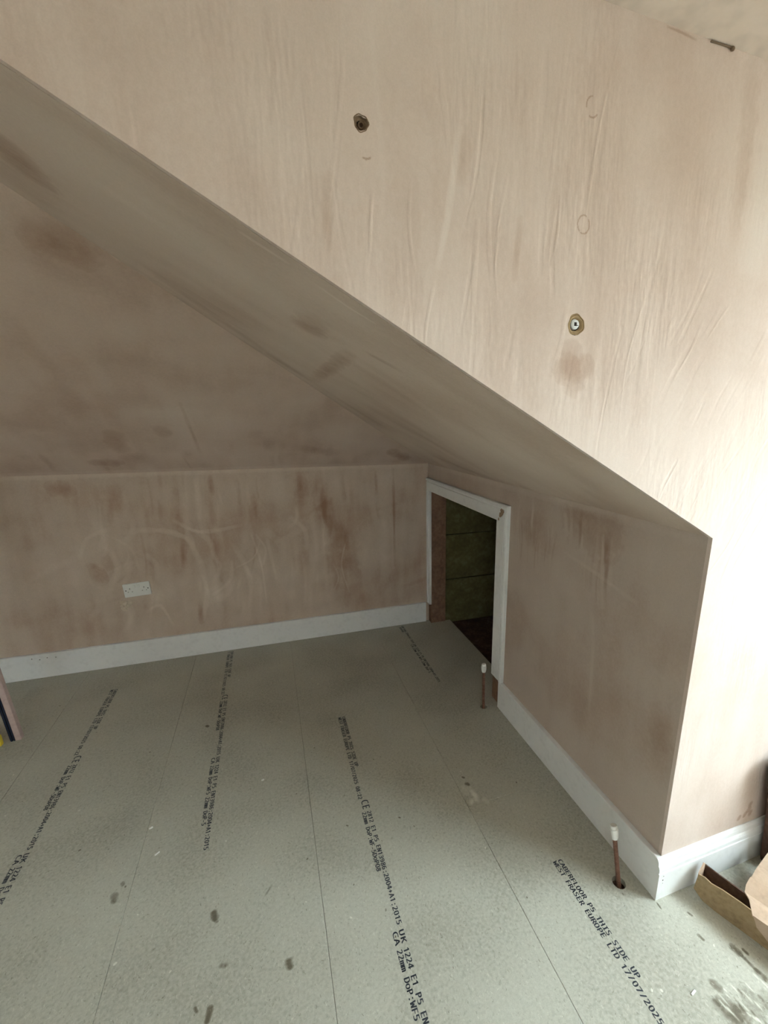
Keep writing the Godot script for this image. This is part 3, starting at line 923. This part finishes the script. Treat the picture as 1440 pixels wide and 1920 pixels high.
func build_baseboards():
	var h := 0.156
	var t := 0.019
	# moulded section: x the thickness, y the height
	var og := PackedVector2Array([Vector2(0, 0), Vector2(t, 0), Vector2(t, 0.105), Vector2(t - 0.0025, 0.107), Vector2(t - 0.0025, 0.111), Vector2(t - 0.001, 0.113), Vector2(t - 0.0015, 0.122), Vector2(t - 0.004, 0.130), Vector2(t - 0.0075, 0.134), Vector2(t - 0.0075, 0.138), Vector2(t - 0.0085, 0.146), Vector2(t - 0.012, 0.153), Vector2(t - 0.016, h), Vector2(0, h)])
	var flat := PackedVector2Array([Vector2(0, 0.001), Vector2(t, 0.001), Vector2(t, h - 0.002), Vector2(t - 0.002, h), Vector2(0, h)])
	var bx := Vector3(1, 0, BACK_TURN).normalized()
	var nz := Vector3(-BACK_TURN, 0, 1).normalized()
	var st := begin()
	extrude(st, flat, Vector3(XL, 0, XL * BACK_TURN), nz, Vector3(0, 1, 0), bx * (2.9 - 0.028))
	var b := part("baseboard_back", st, M.primer, self)
	tag(b, "plain white skirting board along the foot of the back wall", "skirting board", "", "structure")
	st = begin()
	for p in [[-2.515, 0.132, 0.012], [-2.397, 0.124, 0.007], [-2.478, 0.121, 0.006], [-2.44, 0.128, 0.004]]:
		lathe(st, PackedVector2Array([Vector2(0.0028, 0.0), Vector2(0.0022, 0.0005), Vector2(0.0, 0.0006)]), Vector3(p[0], p[1], p[0] * BACK_TURN + t), nz, 10, 0.2, p[0] * 9.0)
	tag(part("scuff_mark", st, M.dark, b), "dark scuff marks near the left end")
	st = begin()
	extrude(st, flat, Vector3(0, 0, 1.2), Vector3(-1, 0, 0), Vector3(0, 1, 0), Vector3(0, 0, ZC - 1.2 + 0.0))
	tag(part("baseboard_right", st, M.primer, self), "plain white skirting board along the foot of the hatch wall", "skirting board", "", "structure")
	st = begin()
	extrude(st, og, Vector3(-t, 0, ZC), Vector3(0, 0, 1), Vector3(0, 1, 0), Vector3(XD + t, 0, 0))
	b = part("baseboard_dormer", st, M.primer, self)
	tag(b, "moulded white skirting board under the dormer cheek", "skirting board", "", "structure")
	st = begin()
	for p in [[-0.003, 0.141, 0.0016], [0.001, 0.094, 0.0014], [0.0, 0.078, 0.0022], [0.001, 0.065, 0.001]]:
		lathe(st, PackedVector2Array([Vector2(p[2], 0.0), Vector2(p[2] * 0.8, 0.0005), Vector2(0.0, 0.0006)]), Vector3(p[0], p[1], ZC + t - (0.0085 if p[1] > 0.13 else 0.0)), Vector3(0, 0, 1), 10, 0.15, p[1] * 90.0)
	tag(part("nail_mark", st, M.dark, b), "dark nail marks by the mitre")


func build_fixings():
	# broken-out holes in the cheek with plugs in them
	var a := thing("wall_fixing", "upper fixing sunk in a ragged brown hole in the dormer cheek", "wall fixing", Vector3(-0.902, 1.967, ZC))
	var st := begin()
	lathe(st, PackedVector2Array([Vector2(0.0122, 0.0002), Vector2(0.0108, 0.0003), Vector2(0.0098, -0.0022), Vector2(0.0088, -0.0045), Vector2(0.0076, -0.0048), Vector2(0.0058, -0.0062)]), Vector3.ZERO, Vector3(0, 0, 1), 30, 0.07, 0.7)
	part("broken_plaster", st, M.plaster_dark, a)
	st = begin()
	lathe(st, PackedVector2Array([Vector2(0.0052, -0.012), Vector2(0.0052, -0.0035), Vector2(0.0046, -0.0028), Vector2(0.0034, -0.0032), Vector2(0.003, -0.012)]), Vector3(0.0006, -0.001, 0), Vector3(0, 0, 1), 22)
	part("sleeve", st, M.plaster_dark, a)
	st = begin()
	lathe(st, PackedVector2Array([Vector2(0.0130, -0.0116), Vector2(0.0036, -0.0116), Vector2(0.0, -0.0118)]), Vector3(0.0006, -0.001, 0), Vector3(0, 0, 1), 16)  # dark disc added behind the hole to keep daylight out
	part("hole_backing", st, M.dark, a)
	var b := thing("wall_fixing", "lower fixing with a white plastic plug in a ragged hole in the dormer cheek", "wall fixing", Vector3(-0.4755, 1.7035, ZC))
	st = begin()
	lathe(st, PackedVector2Array([Vector2(0.0200, 0.0002), Vector2(0.0186, 0.0004), Vector2(0.0178, -0.0014), Vector2(0.0160, -0.0008), Vector2(0.0135, -0.0022), Vector2(0.0108, -0.0055)]), Vector3.ZERO, Vector3(0, 0, 1), 34, 0.05, 2.2)
	part("broken_plaster", st, M.card, b)
	st = begin()
	lathe(st, PackedVector2Array([Vector2(0.0088, -0.012), Vector2(0.0099, -0.0035), Vector2(0.0092, -0.0014), Vector2(0.006, -0.0004), Vector2(0.0, -0.0004)]), Vector3(-0.0012, 0.001, 0), Vector3(0, 0, 1), 28, 0.03, 1.0)
	part("plug", st, M.dull_plastic, b)
	st = begin()
	box(st, Vector3(-0.0012, 0.0012, -0.001), Vector3(0.0064, 0.0072, 0.0018), 0.0004)
	box(st, Vector3(0.0035, -0.001, -0.0006), Vector3(0.005, 0.0012, 0.001), 0.0003)
	lathe(st, PackedVector2Array([Vector2(0.0215, -0.0118), Vector2(0.0, -0.0118)]), Vector3.ZERO, Vector3(0, 0, 1), 20)  # dark disc added at the back of the hole against daylight
	part("screw_hole", st, M.dark, b)


func pipe(label: String, foot: Vector3, top: Vector3):
	var p := thing("copper_pipe", label, "pipe", foot, "capped copper pipe tails by the hatch wall")
	var ax := top - foot
	var l := ax.length()
	ax = ax.normalized()
	var st := begin()
	lathe(st, PackedVector2Array([Vector2(0.0, -0.02), Vector2(0.0075, -0.02), Vector2(0.0075, l - 0.03), Vector2(0.0, l - 0.03)]), Vector3.ZERO, ax, 20)
	part("tube", st, M.copper, p)
	st = begin()
	lathe(st, PackedVector2Array([Vector2(0.0, l - 0.048), Vector2(0.0092, l - 0.048), Vector2(0.0118, l - 0.042), Vector2(0.0136, l - 0.026), Vector2(0.0138, l - 0.0135), Vector2(0.0132, l - 0.0125), Vector2(0.0118, l - 0.0122), Vector2(0.0116, l - 0.0105), Vector2(0.0122, l - 0.0095), Vector2(0.0118, l - 0.002), Vector2(0.0104, l), Vector2(0.0, l)]), Vector3.ZERO, ax, 26)
	part("cap", st, M.white_plastic, p)


func build_pipes():
	pipe("capped copper pipe tail rising beside the hatch opening", Vector3(-0.089, 0, 1.174), Vector3(-0.088, 0.254, 1.160))
	pipe("capped copper pipe tail nearest the dormer corner, in front of the skirting", Vector3(-0.089, 0, 2.229), Vector3(-0.0885, 0.190, 2.176))


func build_socket():
	var c := Vector3(-1.917, 0.497, -1.917 * BACK_TURN)
	var s := thing("wall_socket", "white double power socket set crooked on the back wall", "socket", c)
	s.rotation = Vector3(0, -BACK_TURN, 0.05)
	var st := begin()
	# a plate with pin holes, sitting on a slightly smaller rim
	var w := 0.073
	var h := 0.043
	var holes := []
	var pins := []
	for k in [-1.0, 1.0]:
		var x: float = k * 0.0385
		for q in [Vector3(x, 0.010, 0.0), Vector3(x - 0.011, -0.010, 1.0), Vector3(x + 0.011, -0.010, 1.0)]:
			pins.append(q)
			var hw := 0.0022 if q.z == 0.0 else 0.0032
			var hh := 0.0042 if q.z == 0.0 else 0.0021
			holes.append(PackedVector2Array([Vector2(q.x - hw, q.y - hh), Vector2(q.x + hw, q.y - hh), Vector2(q.x + hw, q.y + hh), Vector2(q.x - hw, q.y + hh)]))
	var plate := PackedVector2Array()
	for k in [[1, 1, 0], [-1, 1, 1], [-1, -1, 2], [1, -1, 3]]:
		for i in 4:
			var t: float = (k[2] + i / 3.0) * PI / 2
			plate.append(Vector2(k[0] * (w - 0.004) + cos(t) * 0.004, k[1] * (h - 0.004) + sin(t) * 0.004))
	slab(st, plate, holes, Vector3(0, 0, 0.0095), Vector3(1, 0, 0), Vector3(0, 1, 0), Vector3(0, 0, 1), 0.0085, Vector2.ZERO, Vector2.ONE, 0.0012)
	part("face_plate", st, M.white_plastic, s)
	for q in pins:
		st = begin()
		box(st, Vector3(q.x, q.y, 0.003), Vector3(0.008, 0.010, 0.003), 0.0005)
		part("pin_hole", st, M.dark, s)
	for k in [-1.0, 1.0]:
		st = begin()
		lathe(st, PackedVector2Array([Vector2(0.0034, 0.0094), Vector2(0.0028, 0.0099), Vector2(0.0, 0.0099)]), Vector3(k * 0.0602, 0.001, 0), Vector3(0, 0, 1), 14)
		part("screw", st, M.dark, s)
		st = begin()
		box(st, Vector3(k * 0.012, 0.022, 0.0098), Vector3(0.011, 0.017, 0.004), 0.0012, Basis(Vector3(1, 0, 0), 0.12))
		part("switch", st, M.white_plastic, s)
	# lump of plaster under it
	st = begin()
	for p in [[-0.0, 0.0, 0.018, 0.016], [0.016, -0.018, 0.014, 0.010], [-0.014, -0.022, 0.014, 0.007], [0.026, -0.002, 0.016, 0.006], [-0.02, 0.004, 0.012, 0.006], [-0.004, -0.036, 0.02, 0.005]]:
		var r: float = p[2]
		var d: float = p[3]
		lathe(st, PackedVector2Array([Vector2(r, 0.0), Vector2(r * 0.75, d * 0.4), Vector2(r * 0.4, d * 0.85), Vector2(0.0, d)]), Vector3(p[0], p[1], 0), Vector3(0, 0, 1), 18, 0.08, p[0] * 80.0)
	var l := part("plaster_lump", st, M.lump, self)
	l.position = Vector3(-1.998, 0.415, -1.998 * BACK_TURN)
	tag(l, "rough lump of pale plaster on the wall under the power socket", "plaster lump")


func build_cartons():
	# an opened carton in the lower right corner, turned a little from the boards
	var o := thing("cardboard_carton", "opened brown cardboard carton lying at the right edge on the floor", "carton", Vector3(0.112, 0, 2.345))
	o.rotation.y = 0.335
	# local: z along the carton, x across
	var st := begin()
	var side := PackedVector2Array([Vector2(0.0, 0.028), Vector2(0.03, 0.004), Vector2(0.07, 0.0), Vector2(0.62, 0.0), Vector2(0.62, 0.092), Vector2(0.19, 0.092), Vector2(0.13, 0.096), Vector2(0.075, 0.095), Vector2(0.045, 0.090), Vector2(0.025, 0.096), Vector2(0.006, 0.092)])
	slab(st, side, [], Vector3(0, 0, 0), Vector3(0, 0, 1), Vector3(0, 1, 0), Vector3(-1, 0, 0), 0.004, Vector2.ZERO, Vector2.ONE)
	tag(part("side_panel", st, M.card, o), "side panel in a shaded olive-brown")
	st = begin()
	var inner := PackedVector2Array([Vector2(0.0, 0.0), Vector2(0.62, 0.0), Vector2(0.62, 0.086), Vector2(0.145, 0.088), Vector2(0.05, 0.093), Vector2(0.0, 0.098)])
	slab(st, inner, [], Vector3(0.048, 0, 0), Vector3(0, 0, 1), Vector3(0, 1, 0), Vector3(-1, 0, 0), 0.004, Vector2.ZERO, Vector2.ONE)
	part("shaded_inner_panel", st, M.dark_card, o)  # inside of the trough, its shade put into the colour
	st = begin()
	slab(st, PackedVector2Array([Vector2(0.004, 0.02), Vector2(0.046, 0.0), Vector2(0.046, 0.104), Vector2(0.036, 0.112), Vector2(0.004, 0.093)]), [], Vector3(0, 0, 0.004), Vector3(1, 0, 0), Vector3(0, 1, 0), Vector3(0, 0, -1), 0.004, Vector2.ZERO, Vector2.ONE)
	part("end_tab", st, M.card_lit, o)
	st = begin()
	box(st, Vector3(0.025, 0.003, 0.345), Vector3(0.040, 0.006, 0.54), 0.001)
	part("bottom_panel", st, M.dark_card, o)  # coloured dark for the shade inside, like the panel above
	st = begin()
	box(st, Vector3(0.165, 0.045, 0.405), Vector3(0.22, 0.086, 0.42), 0.003)
	part("body", st, M.card, o)
	# creased lid: strips of board that step up and down, ragged towards the camera's left
	st = begin()
	var xs := [-0.012, 0.03, 0.052, 0.075, 0.083, 0.112, 0.120, 0.160, 0.28]
	var ys := [0.094, 0.099, 0.092, 0.101, 0.092, 0.102, 0.094, 0.100, 0.097]
	var z0s := [0.163, 0.140, 0.122, 0.117, 0.116, 0.117, 0.118, 0.119, 0.124]
	for i in xs.size() - 1:
		var p := [Vector3(xs[i], ys[i], z0s[i]), Vector3(xs[i + 1], ys[i + 1], z0s[i + 1]), Vector3(xs[i + 1], ys[i + 1], 0.62), Vector3(xs[i], ys[i], 0.62)]
		quad(st, p[0], p[1], p[2], p[3], Vector3(0, 1, 0))
		var dn := Vector3(0, -0.004, 0)
		quad(st, p[0] + dn, p[1] + dn, p[2] + dn, p[3] + dn, Vector3(0, -1, 0))
		quad(st, p[0], p[1], p[1] + dn, p[0] + dn, Vector3(0, 0, -1))
		quad(st, p[3], p[2], p[2] + dn, p[3] + dn, Vector3(0, 0, 1))
	# torn skirt of the lid hanging over the side
	var hang := PackedVector2Array([Vector2(0.163, 0.094), Vector2(0.172, 0.078), Vector2(0.178, 0.062), Vector2(0.20, 0.048), Vector2(0.225, 0.030), Vector2(0.62, 0.020), Vector2(0.62, 0.094)])
	slab(st, hang, [], Vector3(-0.012, 0, 0), Vector3(0, 0, 1), Vector3(0, 1, 0), Vector3(-1, 0, 0), 0.004, Vector2.ZERO, Vector2.ONE)
	tag(part("lid", st, M.card_lit, o), "creased lid in a lit pinkish tone")
	# a dark sack standing by the skirting, wider at the top
	st = begin()
	var sack := PackedVector2Array([Vector2(0.448, 0.002), Vector2(0.440, 0.03), Vector2(0.432, 0.12), Vector2(0.418, 0.22), Vector2(0.398, 0.34), Vector2(0.384, 0.42), Vector2(0.39, 0.435), Vector2(0.48, 0.442), Vector2(0.60, 0.43), Vector2(0.70, 0.44), Vector2(0.71, 0.42), Vector2(0.69, 0.2), Vector2(0.67, 0.03), Vector2(0.66, 0.002)])
	extrude(st, sack, Vector3(0, 0, 2.332), Vector3(1, 0, 0), Vector3(0, 1, 0), Vector3(0, 0, 0.05))
	tag(part("rubble_sack", st, M.dark_card, self), "dark brown sack standing against the moulded skirting at the right edge", "sack")


func build_left_things():
	# pink-edged batten with a dark channel, propped up under the slope at the left edge
	var o := thing("leaning_batten", "pinkish batten with a dark blue channel on its side, leaning at the left edge", "batten", Vector3(-2.338, 0, 0.632))
	o.rotation = Vector3(0, 0, 0.055)
	var st := begin()
	box(st, Vector3(-0.014, 0.75, 0.0), Vector3(0.024, 1.5, 0.03), 0.0015)
	part("pink_strip", st, M.pink_board, o)
	st = begin()
	var ch := PackedVector2Array([Vector2(-0.026, -0.015), Vector2(-0.026, 0.017), Vector2(-0.031, 0.017), Vector2(-0.032, 0.012), Vector2(-0.035, 0.012), Vector2(-0.036, 0.018), Vector2(-0.043, 0.018), Vector2(-0.045, 0.011), Vector2(-0.050, 0.008), Vector2(-0.050, -0.015)])
	extrude(st, ch, Vector3(0, 0.0, 0), Vector3(1, 0, 0), Vector3(0, 0, 1), Vector3(0, 1.5, 0))
	part("channel", st, M.navy, o)
	var l := thing("spirit_level", "yellow bar on the floor, just showing at the left edge", "spirit level", Vector3(-2.414, 0, 0.662))
	st = begin()
	box(st, Vector3(-0.2, 0.025, 0), Vector3(0.4, 0.05, 0.022), 0.002)
	part("bar", st, M.yellow, l)
	st = begin()
	box(st, Vector3(0.003, 0.025, 0), Vector3(0.006, 0.052, 0.024), 0.002)
	part("end_cap", st, M.yellow, l)


func build_litter():
	var spots_ := [[-0.115, 2.551, 0.010, 0.003, 0.25, "white plaster crumb on the boards near the printed date"], [-1.226, 1.33, 0.006, 0.004, 0.2, "small white crumb alone in the middle of the floor"], [-1.63, 1.444, 0.007, 0.004, 0.5, "small white crumb lying on the second board joint from the left"], [-1.585, 1.575, 0.009, 0.003, 0.7, "pale flake by the board joint left of the printed lines"]]
	for s in spots_:
		var st := begin()
		box(st, Vector3(0, 0.0017, 0), Vector3(s[2] * 2.0, 0.0034, s[3] * 2.0), 0.0012, Basis(Vector3(0, 1, 0), s[4]))
		var o := part("plaster_crumb", st, M.white_plastic, self)
		o.position = Vector3(s[0], 0.0003, s[1])
		tag(o, s[5], "crumb", "white crumbs on the floor")
